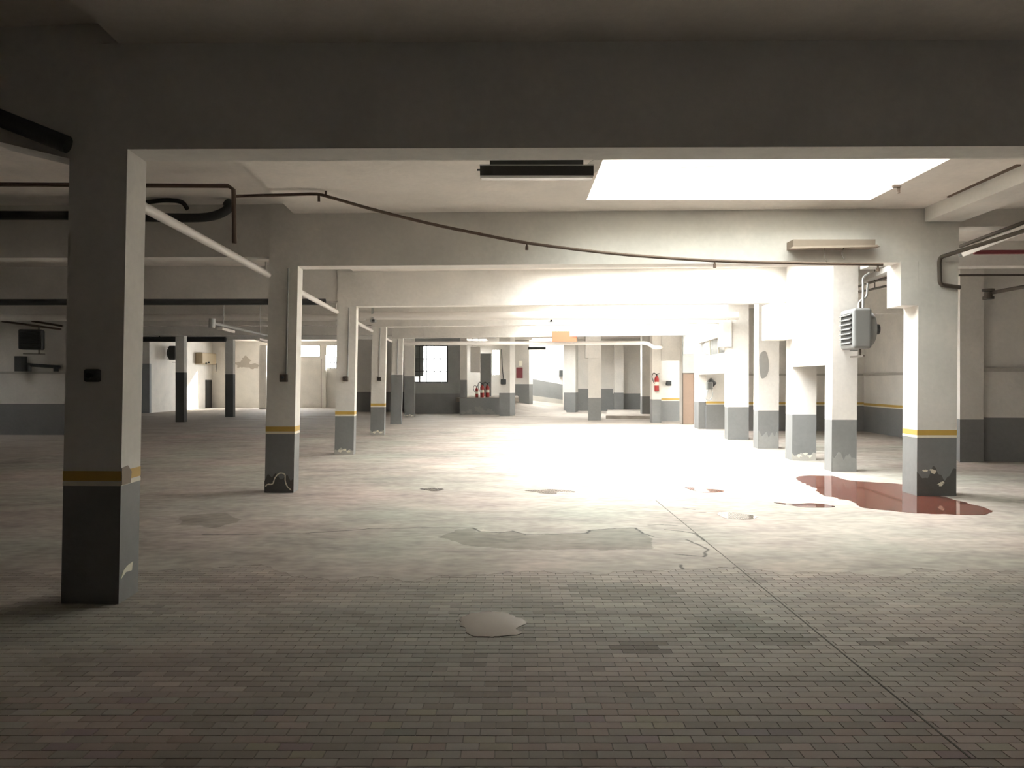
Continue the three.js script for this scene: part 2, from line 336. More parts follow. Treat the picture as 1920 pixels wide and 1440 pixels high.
{
  const s = new THREE.Shape([[rowX(-9), -9], [14, -9], [14, 47.3], [-2.9, 47.3], [-2.9, 39.9], [rowX(39.9), 39.9]].map(([x, d]) => new THREE.Vector2(x, d)));
  for (const [a, b, c, d] of skylights) s.holes.push(new THREE.Path([[a, c], [a, d], [b, d], [b, c]].map(([x, z]) => new THREE.Vector2(x, z))));
  const g = new THREE.ExtrudeGeometry(s, { depth: 0.3, bevelEnabled: false }).rotateX(-Math.PI / 2).translate(0, CH, 0); g.deleteAttribute('uv');
  obj('slab', boxUV(g), M.ceiling, ceil);
  const l = new THREE.Shape([[-24, -9], [rowX(-9), -9], [rowX(39.9), 39.9], [-4.7, 42.5], [-8.3, 42.5], [-8.3, 49.3], [-24, 49.3]].map(([x, d]) => new THREE.Vector2(x, d)));
  for (const [a, b, c, d] of aisleSkylights) l.holes.push(new THREE.Path([[a, c], [a, d], [b, d], [b, c]].map(([x, z]) => new THREE.Vector2(x, z))));
  const gl = new THREE.ExtrudeGeometry(l, { depth: 0.3, bevelEnabled: false }).rotateX(-Math.PI / 2).translate(0, CHL, 0); gl.deleteAttribute('uv'); obj('slab', boxUV(gl), M.ceiling, ceil);
  for (const [list, y] of [[skylights, CH], [aisleSkylights, CHL]]) for (const [a, b, c, d, h, k] of list) {
    const t = 0.15, h0 = y + 0.3;
    obj('skylight_well', [box(a - t, a, h0, y + h, c - t, d + t), box(b, b + t, h0, y + k, c - t, d + t), box(a, b, h0, y + h, c - t, c), box(a, b, h0, y + k, d, d + t)], M.white, ceil);  // back and right walls raised out of view to block the sun
  }
}
{ const [a, b, c, d, h] = skylights[0], n = 4; for (let i = 0; i < n; i++) obj('skylight_pane', box(a + (b - a) * i / n + 0.02, a + (b - a) * (i + 1) / n - 0.02, CH + h, CH + h + 0.006, c - 0.02, d + 0.02), M.dimmingGlass, ceil); for (let i = 0; i <= n; i++) obj('skylight_bar', box(a + (b - a) * i / n - 0.025, a + (b - a) * i / n + 0.025, CH + h, CH + h + 0.04, c - 0.1, d + 0.1), M.galv, ceil); }
// peeled paint beside the skylight and on the far side of its well
obj('peeled_patch', plate([[0, 0], [0.5, 0.02], [0.62, 0.1], [0.5, 0.16], [0.1, 0.14], [-0.1, 0.06]], [2.2, CH + 0.42, -10.395], [1, 0, 0], 0.004), M.bare, ceil);

obj('peeled_patch', slab(smooth([[0.93, -8.4], [0.95, -9.0], [0.86, -9.15], [0.80, -8.9], [0.84, -8.6]]), CH - 0.004, 0.0035), M.bare, ceil);
// ---------------------------------------------------------------- columns and beams
const patchShape = (w, h, n = 44) => { const pts = [[0, 0], [w, 0]], k = 50 * rnd(); for (let i = 0; i <= n; i++) pts.push([w * (1 - i / n), Math.max(0.02, h * (0.8 + 1.1 * fbm(i * 0.085 + k, 0, 2)))]); return pts; };
const chip = (cx, cy, r, sq = 0.6) => { const k = 60 * rnd(), pts = []; for (let i = 0; i < 22; i++) { const a = i / 22 * 2 * Math.PI, q = r * (0.8 + 1.1 * fbm(Math.cos(a) * 1.5 + k, Math.sin(a) * 1.5, 3)); pts.push([cx + Math.cos(a) * q, Math.max(0.005, cy + Math.sin(a) * q * sq)]); } return pts; };
const ribbon = (line, wd) => { const c = new THREE.CatmullRomCurve3(line.map(([x, y]) => new THREE.Vector3(x, y, 0))), n = 36, l = [], r = [], k = 40 * rnd(); for (let i = 0; i <= n; i++) { const q = c.getPoint(i / n), t = c.getTangent(i / n), w = wd * (0.6 + 1.3 * Math.abs(fbm(i * 0.4 + k, 3, 3))) * (i % n ? 1 : 0.2); l.push([q.x - t.y * w, q.y + t.x * w]); r.unshift([q.x + t.y * w, q.y - t.x * w]); } return [...l, ...r]; };
function column(label, foot, { top, dado = 0.84, stripe = true, lean = 0, grey = M.grey, group, y0 = 0, corbel, worn = 0, ledgeTop } = {}) {
  const cx = (foot[0][0] + foot[2][0]) / 2, cz = (foot[0][1] + foot[2][1]) / 2;
  const t = thing('concrete_column', label, 'column', [cx, y0, cz], group);
  const lift = (y) => foot.map(([x, z]) => [x + lean * (y - y0) / (top - y0), y, z]);
  const grow = (y, e) => foot.map(([x, z]) => [x + Math.sign(x - cx) * e + lean * (y - y0) / (top - y0), y, z + Math.sign(z - cz) * e]);
  obj('shaft', hexa(lift(dado), lift(top)), M.white, t);
  obj('grey_dado', hexa(lift(y0), lift(dado)), grey, t);
  if (stripe) {
    obj('yellow_stripe', hexa(grow(dado + 0.03, 0.002), grow(dado + 0.10, 0.002)), M.yellow, t);
    obj('cream_line', hexa(grow(dado - 0.004, 0.0025), grow(dado + 0.02, 0.0025)), M.cream, t);
  }
  if (corbel) obj('corbel', hexa(corbel.foot.map(([x, z]) => [x, corbel.y0, z]), corbel.foot.map(([x, z]) => [x, corbel.y1, z])), M.white, t);
  if (worn) {
    const w = foot[1][0] - foot[0][0], ux = [w, 0, foot[1][1] - foot[0][1]];
    obj('worn_plaster', plate(patchShape(w, worn), [foot[0][0], y0 + 0.002, foot[0][1]], ux, 0.004), worn > 0.2 ? M.damp : M.bare, t);
    const o = [foot[0][0], y0 + 0.003, foot[0][1] + 0.003];
    if (worn > 0.3) for (const [u, v, r] of [[0.22, 0.95, 0.035], [0.42, 0.92, 0.05], [0.36, 0.98, 0.03], [0.6, 0.45, 0.045], [0.66, 0.5, 0.03]]) obj('peeled_chip', plate(chip(u * w, v * worn, r), o, ux, 0.004), M.cream, t);
    else if (worn > 0.2) obj('peeled_edge', plate(ribbon([[0.03, 0.3], [0.1, 0.42], [0.28, 0.45], [0.36, 0.75], [0.52, 1.0], [0.7, 0.95], [0.72, 0.6], [0.8, 0.3], [0.93, 0.12]].map(([u, v]) => [u * w, v * worn]), 0.011), o, ux, 0.004), M.cream, t);
    else for (const [u, v, r] of [[0.3, 0.55, 0.06], [0.55, 0.8, 0.05], [0.75, 0.5, 0.05]]) obj('peeled_chip', plate(chip(u * w, v * worn, r), o, ux, 0.004), M.cream, t);
  }
  return t;
}
const SK = 0.028;                                                // the cross beams run a little askew: nearer on the right
function leftFoot(D) { const xr = rowX(D), w = 0.41, th = 0.33; return [[xr - w, -D - SK * w], [xr, -D], [xr - 0.0563 * th, -D - th], [xr - 0.0563 * th - w, -D - th - SK * w]]; }
const CD = [5.59, 11.23, 17.16, 23.5, 29.6];
const C = [];
const cl = ['dark shaded column under the end of the deep front beam', 'left row column with peeled base, second from the shaded front beam', 'left row column with brown-yellow stripe, third along the row', 'left row column with narrow yellow stripe, fourth along the row'];
CD.slice(0, 4).forEach((D, i) => C.push(column(cl[i], leftFoot(D), { top: 3.18, lean: 0.065, dado: 0.83, worn: [0, 0.27, 0.13, 0.14][i], group: 'left row of concrete columns' })));
C.push(column('left row column with tall grey dado and no stripe', leftFoot(29.6), { top: 3.18, lean: 0.07, dado: 1.83, stripe: false, grey: M.grey, group: 'left row of concrete columns' }));
// worn spots on the near column's lit side
{ const f = leftFoot(5.59), ux = [f[2][0] - f[1][0], 0, f[2][1] - f[1][1]];
  obj('peeled_patch', plate([[0.02, 0], [0.1, 0.03], [0.2, 0.02], [0.22, 0.08], [0.12, 0.07], [0.06, 0.05]], [f[1][0] + 0.006, 0.17, f[1][1]], ux, 0.004), M.cream, C[0]);
  obj('peeled_patch', plate([[0.0, 0], [0.14, 0.0], [0.16, 0.08], [0.10, 0.13], [0.0, 0.12]], [f[1][0] + 0.022, 0.83, f[1][1]], ux, 0.004), M.tan, C[0]); }

// right row
const quad = (pl, pr, D, side, drift = 0.045) => { const x0 = X(pl, D), x1 = X(pr, D); return [[x0, -D], [x1, -D], [x1 + drift * side, -D - side], [x0 + drift * side, -D - side]]; };
const R = [
  column('yellow striped right column standing in the large puddle', quad(1719, 1793, 10.9, 0.45), { top: 3.2, lean: 0.025, dado: 0.80, worn: 0.36, corbel: { foot: quad(1689, 1722, 10.9, 0.45), y0: 2.6, y1: 3.2 } }),
  column('right column carrying the unit heater', quad(1559, 1606, 13.9, 0.36), { top: 3.9, lean: 0.035, dado: 0.90, stripe: false }),
  column('right column with flaking white base beneath the low header', quad(1485, 1530, 15.9, 0.45), { top: 3.9, lean: 0.03, dado: 0.91, stripe: false, worn: 0.16, corbel: { foot: quad(1444, 1486, 15.9, 0.6), y0: 2.41, y1: 3.12 } }),
  column('right column with a grey rubbed patch on its white face', quad(1421, 1460, 18.75, 0.42), { top: 3.9, lean: 0.02, dado: 0.89, stripe: false }),
  column('right column at the corner of the windowed side wall', quad(1365, 1404, 21.7, 0.42), { top: 3.9, dado: 0.88, stripe: false, corbel: { foot: quad(1355, 1372, 21.65, 0.6), y0: 2.52, y1: 3.2 } }),
];
obj('rubbed_patch', plate(smooth([[0.05, 0.02], [0.0, 0.25], [0.02, 0.6], [0.13, 0.66], [0.2, 0.5], [0.21, 0.2], [0.14, 0.05]].map(([a, b]) => [a, b])), [X(1424, 18.75), Y(711, 18.75), -18.745], [1, 0, 0], 0.004), plaster(0.36, 0.36, 0.35), R[3]);
obj('worn_plaster', plate(patchShape(0.42, 0.34), [X(1561, 13.9), 0.002, -13.898], [1, 0, 0], 0.004), plaster(0.34, 0.35, 0.35), R[1]);
obj('worn_plaster', plate(patchShape(0.46, 0.42), [X(1422, 18.75), 0.002, -18.748], [1, 0, 0], 0.004), plaster(0.34, 0.35, 0.345), R[3]);

// cross beams, main bay: [left px, D, right px, D]
const beamH = 3.18;
const beam = (label, x0, D0, x1, D1, y0, y1, th = 0.33, mat = M.white) => tag(obj('concrete_beam', hexa([[x0, y0, -D0], [x1, y0 + 0.01, -D1], [x1, y0 + 0.01, -D1 - th], [x0, y0, -D0 - th]], [[x0, y1, -D0], [x1, y1, -D1], [x1, y1, -D1 - th], [x0, y1, -D0 - th]]), mat), label, 'beam');
const xl = (D) => rowX(D) - 0.41 + 0.065;
const top1 = CH - 0.001, topL = CHL - 0.001, ends = [13.0, X(1797, 10.9), X(1530, 15.9), X(1404, 21.7), X(1312, 27.4)], endD = [5.44, 10.89, 16.4, 21.9, 27.5];
const bl = ['deep front cross beam in shade above the whole view', 'second cross beam, behind the open skylight', 'third cross beam, its lower right glaring with daylight', 'fourth cross beam, behind the fat white pipe', 'fifth cross beam, carrying the orange sign'];
CD.forEach((D, i) => { const b = beam(bl[i], xl(D), D + SK * 0.4, ends[i], endD[i], beamH, top1, [0.31, 0.33, 0.33, 0.33, 0.33][i]); obj('beam_end', prism([[xl(D), -D - SK * 0.4], [rowX(D), -D - 0.001], [rowX(D), -D - 0.33], [xl(D), -D - 0.34]], top1, topL), M.white, b); });
const bll = ['haunched front beam over the left aisle, beside the dark column', 'left aisle beam behind the black bent duct', 'pale left aisle beam beyond the black bent duct', 'left aisle beam above the slanting lamp pipe', 'left aisle beam in front of the far slim columns'];
CD.forEach((D, i) => i && beam(bll[i], -22.5, D + 0.45, xl(D) - 0.005, D + 0.05, [3.27, 3.31, 3.29, 3.22, 3.3][i], topL));
tag(obj('concrete_beam', [hexa([[-22.5, 3.28, -6.0], [X(-40, 5.62), 3.28, -5.66], [X(-40, 5.62), 3.28, -5.98], [-22.5, 3.28, -6.3]], [[-22.5, topL, -6.0], [X(-40, 5.62), topL, -5.66], [X(-40, 5.62), topL, -5.98], [-22.5, topL, -6.3]]),
  hexa([[X(-40, 5.62), 3.28, -5.66], [xl(5.59) - 0.005, 3.12, -5.62], [xl(5.59) - 0.005, 3.12, -5.94], [X(-40, 5.62), 3.28, -5.98]], [[X(-40, 5.62), topL, -5.66], [xl(5.59) - 0.005, topL, -5.62], [xl(5.59) - 0.005, topL, -5.94], [X(-40, 5.62), topL, -5.98]])], M.white), bll[0], 'beam');
// right aisle beams and the edge beam along the right row
beam('right aisle beam running out from the yellow striped column', X(1797, 10.9) + 0.005, 10.95, 13, 10.8, 3.68, top1);
beam('right aisle beam running out from the heater column', X(1607, 13.9) + 0.02, 13.5, 13, 13.2, 3.5, top1);
beam('front beam stub over the right aisle', 5.75, 16.3, 13, 16.1, 3.6, top1);
tag(obj('edge_beam', hexa([[5.60, 3.73, -10.85], [6.1, 3.73, -10.85], [6.0, 3.73, -5.75], [5.52, 3.73, -5.75]], [[5.60, top1, -10.85], [6.1, top1, -10.85], [6.0, top1, -5.75], [5.52, top1, -5.75]]), M.white), 'shallow edge beam with a crack running back to the yellow striped column', 'beam');
tag(obj('ceiling_crack', hexa([[5.50, 3.905, -8.7], [5.535, 3.905, -8.7], [5.57, 3.905, -10.2], [5.545, 3.905, -10.2]], [[5.48, CH - 0.0005, -8.7], [5.535, CH - 0.0005, -8.7], [5.57, CH - 0.0005, -10.2], [5.54, CH - 0.0005, -10.2]]), M.rust), 'broken plaster crack beside the shallow edge beam', 'crack');
tag(obj('shade_rod', rod([X(-160, 5.4), Y(158, 5.4), -5.4], [X(128, 5.52), Y(272, 5.52), -5.52], 0.06, 14), M.dark), 'dark slanting rod standing in for a shaded band beside the front column', 'pipe');  // dark rod put where the haunched beam only has a shaded band
// low header between the heater column and the flaking column
{
  const a = quad(1559, 1606, 13.9, 0.36), b = quad(1485, 1530, 15.9, 0.45);
  tag(obj('header_wall', prism([a[3], [a[3][0] + 0.2, a[3][1]], [b[0][0] + 0.2, b[0][1]], b[0]], 1.86, CH - 0.002), M.white), 'white header wall bridging two right columns above a low opening', 'header');
}

// ---------------------------------------------------------------- walls of the hall
const wallRun = (name, a, b, th, y1, o = {}) => {                // wall with dado: a and b are [x, D] on its visible face, th thickness away from it
  const { dado = 0.9, stripe = false, grey = M.grey, up = M.white, y0 = 0, label, ledge } = o;
  const d = [b[0] - a[0], -(b[1] - a[1])], L = Math.hypot(...d), n = [d[1] / L * th, -d[0] / L * th].map((v) => v);
  const q = (e) => { const s = -e / Math.abs(th || 1); return [[a[0] + n[0] * s, -a[1] + n[1] * s], [b[0] + n[0] * s, -b[1] + n[1] * s], [b[0] + n[0], -b[1] + n[1]], [a[0] + n[0], -a[1] + n[1]]]; };
  const w = thing(name, label || null, null, [(a[0] + b[0]) / 2, y0, -(a[1] + b[1]) / 2], null, 'structure');
  if (dado > y0) obj('grey_dado', prism(q(ledge ? 0.06 : 0), y0, dado), grey, w);
  if (ledge) { obj('lower_wall', prism(q(0.06), dado, ledge), up, w); obj('upper_wall', prism(q(0), ledge, y1), up, w); obj('plaster_ledge', prism(q(0.09), ledge - 0.02, ledge + 0.05), M.bare, w); }
  else obj('upper_wall', prism(q(0), Math.max(dado, y0), y1), up, w);
  if (stripe) { obj('yellow_stripe', prism(q(0.003 + (ledge ? 0.06 : 0)), dado + 0.03, dado + 0.10), M.yellow, w); obj('cream_line', prism(q(0.004 + (ledge ? 0.06 : 0)), dado - 0.004, dado + 0.02), M.cream, w); }
  return w;
};
// outer shell
struct('wall_behind', [box(-24, 3.7, -0.3, 4.4, -9.3, -9), box(4.4, 14, -0.3, 4.4, -9.3, -9), box(3.7, 4.4, -0.3, 2.3, -9.3, -9), box(3.7, 4.4, 2.8, 4.4, -9.3, -9)], M.white);
{ const w = thing('added_window_6', null, null, [4.05, 2.3, 9.1], null, 'structure'); for (const x of [3.72, 4.05, 4.38]) obj('glazing_bar', box(x - 0.02, x + 0.02, 2.3, 2.8, -9.17, -9.13), M.frame, w); }  // unseen opening added to brighten the front beam and near column
struct('wall_right', [box(13, 13.3, -0.3, 4.3, -9, 15.6)], M.white);
struct('wall_left', [box(-23, -22.5, -0.3, 4.3, -9, 60)], M.white);
wallRun('wall_right_front', [X(1838, 15.6), 15.75], [13, 15.3], 0.3, CH, { dado: 0.86, ledge: 1.78, label: 'right aisle end wall with plaster ledge' });
wallRun('wall_right_side', [X(1622, 25.4), 25.4], [10.62, 15.9], 0.3, CH, { dado: 0.80, stripe: true, ledge: 1.78 });
wallRun('wall_right_back', [X(1400, 25.6), 25.6], [X(1622, 25.4), 25.4], 0.3, CH, { dado: 0.82, stripe: true, ledge: 1.78 });
column('dim right aisle column against the end wall', quad(1800, 1844, 15.55, 0.5, 0.4), { top: 3.75, dado: 0.83, stripe: false });

// windowed side wall behind the right row: opening below, window band above
{
  const s = (D) => 5.86 + (D - 21.7) * 0.0707, q = (d0, d1, t = 0.22) => [[s(d0), -d0], [s(d1), -d1], [s(d1) + t, -d1], [s(d0) + t, -d0]];
  const w = thing('wall_right_middle', null, null, [s(24), 0, -24], null, 'structure');
  obj('header', prism(q(22.12, 27.5), 1.81, 2.38), M.white, w);
  obj('top_band', prism(q(22.12, 27.5), 2.86, CH - 0.002), M.white, w);
  obj('pier', prism(q(26.6, 27.5), 2.38, 2.86), M.white, w);
  obj('pier', prism(q(26.6, 27.5), 0.9, 1.81), M.white, w);
  obj('grey_dado', prism(q(26.6, 27.5), 0, 0.9), M.grey, w);
  const win = thing('window_1', null, null, [s(24.3), 2.38, -24.3], null, 'structure');
  for (const [a, b] of [[22.15, 23.5], [23.58, 25.0], [25.08, 26.58]]) obj('pane', prism(q(a, b, 0.02).map(([x, z]) => [x + 0.1, z]), 2.4, 2.84), M.dimGlass, win);
  for (const d of [23.5, 25.0]) obj('mullion', prism(q(d, d + 0.08, 0.06).map(([x, z]) => [x + 0.07, z]), 2.38, 2.86), M.cream, win);
  // the corbel of the fifth beam
  obj('corbel', prism([[X(1288, 27.4), -27.4], [X(1303, 27.4), -27.4], [X(1303, 27.4), -27.9], [X(1288, 27.4), -27.9]], 2.54, 3.17), M.white, w);
  wallRun('wall_niche', [s(26.55) + 0.23, 26.5], [9, 26.5], 0.2, 3.4, { dado: 0.82, stripe: true });
}
// back right: door recess, brown door, extinguisher column
column('white column with the wall-hung fire extinguisher', quad(1223, 1240, 30.6, 0.5, 0), { top: 3.9, dado: 0.9, stripe: false });
column('grey shaded column behind the extinguisher column', quad(1204, 1223, 36, 0.5, 0), { top: 3.9, dado: 0.92, stripe: false, grey: M.grey });
{
  const w = thing('wall_back_right', null, null, [6, 0, -31], null, 'structure');
  obj('header', box(X(1240, 30.6) + 0.01, X(1276, 30.6), 2.38, CH - 0.002, 30.6, 30.8), M.white, w);
  obj('jamb', box(X(1276, 30.6), X(1281, 30.6), 0, CH - 0.002, 30.2, 30.8), M.white, w);
  obj('side_panel', box(X(1281.5, 29.5), X(1303, 29.5), 1.89, CH - 0.002, 29.6, 29.75), M.greyAndShade, w);
  obj('end_wall', box(X(1303, 29.5), 9, 0, CH - 0.002, 29.6, 29.8), M.white, w);
  const d = thing('door_1', null, null, [X(1291, 29.5), 0, -29.5], null, 'structure');
  obj('door_leaf', box(X(1282, 29.5), X(1302, 29.5), 0.01, 1.88, 29.62, 29.67), M.brown, d);
  obj('door_frame', [box(X(1281.3, 29.5), X(1282, 29.5), 0, 1.89, 29.58, 29.7), box(X(1281.3, 29.5), X(1302, 29.5), 1.88, 1.9, 29.58, 29.7)], M.steel, d);
  wallRun('wall_recess', [X(1236, 31.6), 31.8], [X(1285, 31.6), 31.8], 0.2, CH - 0.002, { dado: 0.82, stripe: true });
}
// far middle
column('bright white column with a haunch, beside the ramp', quad(1103, 1127, 32.7, 0.6, 0.1), { top: 3.9, dado: 0.92, stripe: false, corbel: { foot: quad(1098, 1122, 32.6, 0.7), y0: 2.55, y1: 3.6 } });
column('grey-white column at the far end of the ramp', quad(1057, 1079, 41.5, 0.8, 0.25), { top: 3.9, dado: 1.02, stripe: false, grey: M.grey });
column('chamfered white column with a dark switch box', [[X(936, 37), -37], [X(956, 37), -37], [X(966, 37), -37.5], [X(938, 37), -37.8]], { top: 3.9, dado: 1.06, stripe: false });
column('tall grey dado column behind the left row', quad(758, 777, 35.8, 0.4, -0.05), { top: 3.9, dado: 1.83, stripe: false, grey: M.grey, worn: 0.12 });
column('short pale column above the low parapet', quad(862.5, 875, 38.6, 0.35, 0), { top: 3.9, dado: 1.67, y0: 0.82, stripe: false, grey: M.grey });
const parapet = tag(obj('parapet_wall', [box(X(862, 38.6), X(938, 38.6), 0, 0.8, 38.55, 38.9)], M.grey), 'low grey parapet wall with flaking base before the extinguishers', 'parapet');
[[880, 772, 0.16], [897, 767, 0.28], [906, 773, 0.22], [918, 771, 0.2], [868, 774, 0.14], [925, 776, 0.14]].forEach(([px, py, r], i) => obj('peeled_chip', plate(chip(X(px, 38.5), Y(py, 38.5), r, 0.7), [0, 0, -38.55], [1, 0, 0], 0.004 + 0.003 * i), M.flake, parapet));
{ const w = thing('wall_back', null, null, [-3.7, 0, -39.7], null, 'structure'), x0 = X(776, 39.6), x1 = X(863, 39.6), wx = X(840, 39.6);
  obj('grey_dado', box(x0, x1, 0, 1.0, 39.6, 39.9), M.grey, w);
  obj('sill_wall', box(x0, x1, 1.0, 1.55, 39.6, 39.9), M.greyAndShade, w);  // white wall above the dado, its shadow put into the colour
  obj('pier', box(wx, x1, 1.55, 3.38, 39.6, 39.9), M.greyAndShade, w);
  obj('lintel', box(x0, x1, 3.38, CH - 0.002, 39.6, 39.9), M.greyAndShade, w);
  const win = thing('window_2', null, null, [(x0 + wx) / 2, 1.55, -39.7], null, 'structure');
  const hs = [1.57, 2.1, 2.72, 3.36], vs = [776, 786, 799.3, 813.6, 824.7, 840].map((p) => X(p, 39.6));
  for (let i = 0; i < vs.length; i++) obj('glazing_bar', box(vs[i] - 0.024 - (i === 5 ? 0.06 : 0), vs[i] + 0.024, 1.55, 3.38, 39.68, 39.72), M.frame, win);
  for (const h of hs) obj('glazing_bar', box(x0, wx, h - 0.022, h + 0.022, 39.675, 39.725), M.frame, win);
  for (let i = 0; i < vs.length - 1; i++) for (let j = 0; j < 3; j++) obj('pane', box(vs[i] + 0.016, vs[i + 1] - 0.016, hs[j] + 0.016, hs[j + 1] - 0.016, 39.695, 39.70), M.glass, win);
  obj('shutter', box(x0, X(793.5, 39.6), Y(706, 39.6), 3.38, 39.74, 39.78), M.grey, win);
}
// left end of the back wall
wallRun('wall_back_left', [-9.0, 42.2], [X(776, 39.6), 42.2], 0.3, CHL, { dado: 1.05 });
struct('wall_back_return', box(X(776, 39.6) - 0.2, X(776, 39.6), 0, CH, 39.6, 42.5), M.white);
{ const w = thing('wall_far_left', null, null, [-13, 0, -49], null, 'structure'), a = -18.6, b = -8.6;
  const o0 = X(487, 49), oh = X(562, 49), o1 = X(600, 49), p0 = X(612, 49), p1 = X(634, 49);
  obj('wall_panel', box(a, b, 0, 1.1, 49, 49.3), M.white, w);
  obj('wall_panel', box(a, o0, 1.1, 2.4, 49, 49.3), M.white, w);
  obj('wall_panel', box(oh, b, 1.1, 2.4, 49, 49.3), M.white, w);
  obj('wall_panel', box(a, o0, 2.4, CHL, 49, 49.3), M.white, w);
  obj('wall_panel', box(oh, o1, 2.4, 3.1, 49, 49.3), M.white, w);
  obj('wall_panel', box(o1, p0, 2.4, CHL, 49, 49.3), M.white, w);
  obj('wall_panel', box(p1, b, 2.4, CHL, 49, 49.3), M.white, w);
  obj('lintel', [box(o0, o1, 3.85, CHL, 49, 49.3), box(p0, p1, 3.85, CHL, 49, 49.3)], M.white, w);
  for (const [px, py, r, q, k] of [[452, 684, 0.5, 0.5, 1], [462, 676, 0.35, 0.9, 2], [472, 686, 0.55, 0.35, 3]]) obj('water_stain', plate(chip(X(px, 49), Y(py, 49), r, q), [0, 0, -49 + 0.001], [1, 0, 0], 0.004 * k), plaster(0.5, 0.47, 0.43), w);
  obj('pilaster', box(X(603, 48.8), X(611, 48.8), 0, 3.2, 48.75, 49), M.white, w);
  obj('drain_pipe', rod([X(602, 48.7), 0, -48.9], [X(602, 48.7), 3.0, -48.9], 0.05), M.rust, w);
  struct('wall_far_return', box(b, b + 0.3, 0, CHL, 42.2, 49.3), M.white);
  const win = thing('window_3', null, null, [(p0 + p1) / 2, 2.4, -49.1], null, 'structure');
  for (const t of [0, 0.33, 0.66, 1]) obj('glazing_bar', box(p0 + (p1 - p0) * t - 0.02, p0 + (p1 - p0) * t + 0.02, 2.4, 3.85, 49.08, 49.12), M.frame, win);
  for (const h of [2.42, 2.75, 3.1, 3.45, 3.83]) obj('glazing_bar', box(p0, p1, h - 0.02, h + 0.02, 49.08, 49.12), M.frame, win);
  const w4 = thing('window_4', null, null, [(o0 + o1) / 2, 3.1, -49.1], null, 'structure');
  obj('window_frame', [box(oh, o1, 3.1, 3.14, 49.05, 49.15), box(o0, oh, 1.1, 1.14, 49.05, 49.15), box(o0, o1, 3.81, 3.85, 49.05, 49.15), box(o0, o0 + 0.05, 1.1, 3.85, 49.05, 49.15), box(o1 - 0.05, o1, 3.1, 3.85, 49.05, 49.15)], M.frame, w4);
}
{ const w = thing('wall_far_side', null, null, [-18.5, 0, -44], null, 'structure');
  obj('wall_panel', box(-18.8, -18.4, 0, CHL, 40.6, 49.2), M.white, w);
  obj('return_panel', box(-19.3, X(282, 40.5), 0, 2.5, 40.4, 40.6), plaster(0.34, 0.37, 0.39), w);
  obj('return_top', box(-19.3, X(282, 40.5), 2.5, CHL, 40.4, 40.6), M.white, w);
  obj('dark_panel', box(-18.4, -18.34, 0.02, 1.7, 48.0, 48.9), M.black, w);
  struct('wall_far_filler', box(-22.5, -18.8, 0, CHL, 40.5, 40.8), M.white);
}
wallRun('wall_left_partition', [-22.4, 23.9], [X(205, 23.6), 23.6], 0.3, CHL, { dado: 0.92, ledge: 1.82, grey: M.grey, up: M.white });
column('slim column with tall dark dado before the sunlit far wall', quad(329, 345, 31.2, 0.33, -0.05), { top: 3.56, dado: 1.94, stripe: false, grey: M.greyDark });
column('slim column with tall dark dado before the stained far wall', quad(422, 437, 35.8, 0.33, -0.05), { top: 3.46, dado: 1.92, stripe: false, grey: M.greyDark });
column('dim pilaster in front of the stained far left wall', quad(486, 499, 46.5, 0.4, -0.05), { top: 3.7, dado: 0.02, stripe: false });
beam('far left beam resting on the slim column before the sunlit wall', -22, 31.3, -4.9, 31.2, 3.57, topL, 0.3);
beam('far left beam resting on the slim column before the stained wall', -22, 35.9, -4.9, 35.8, 3.47, topL, 0.3);

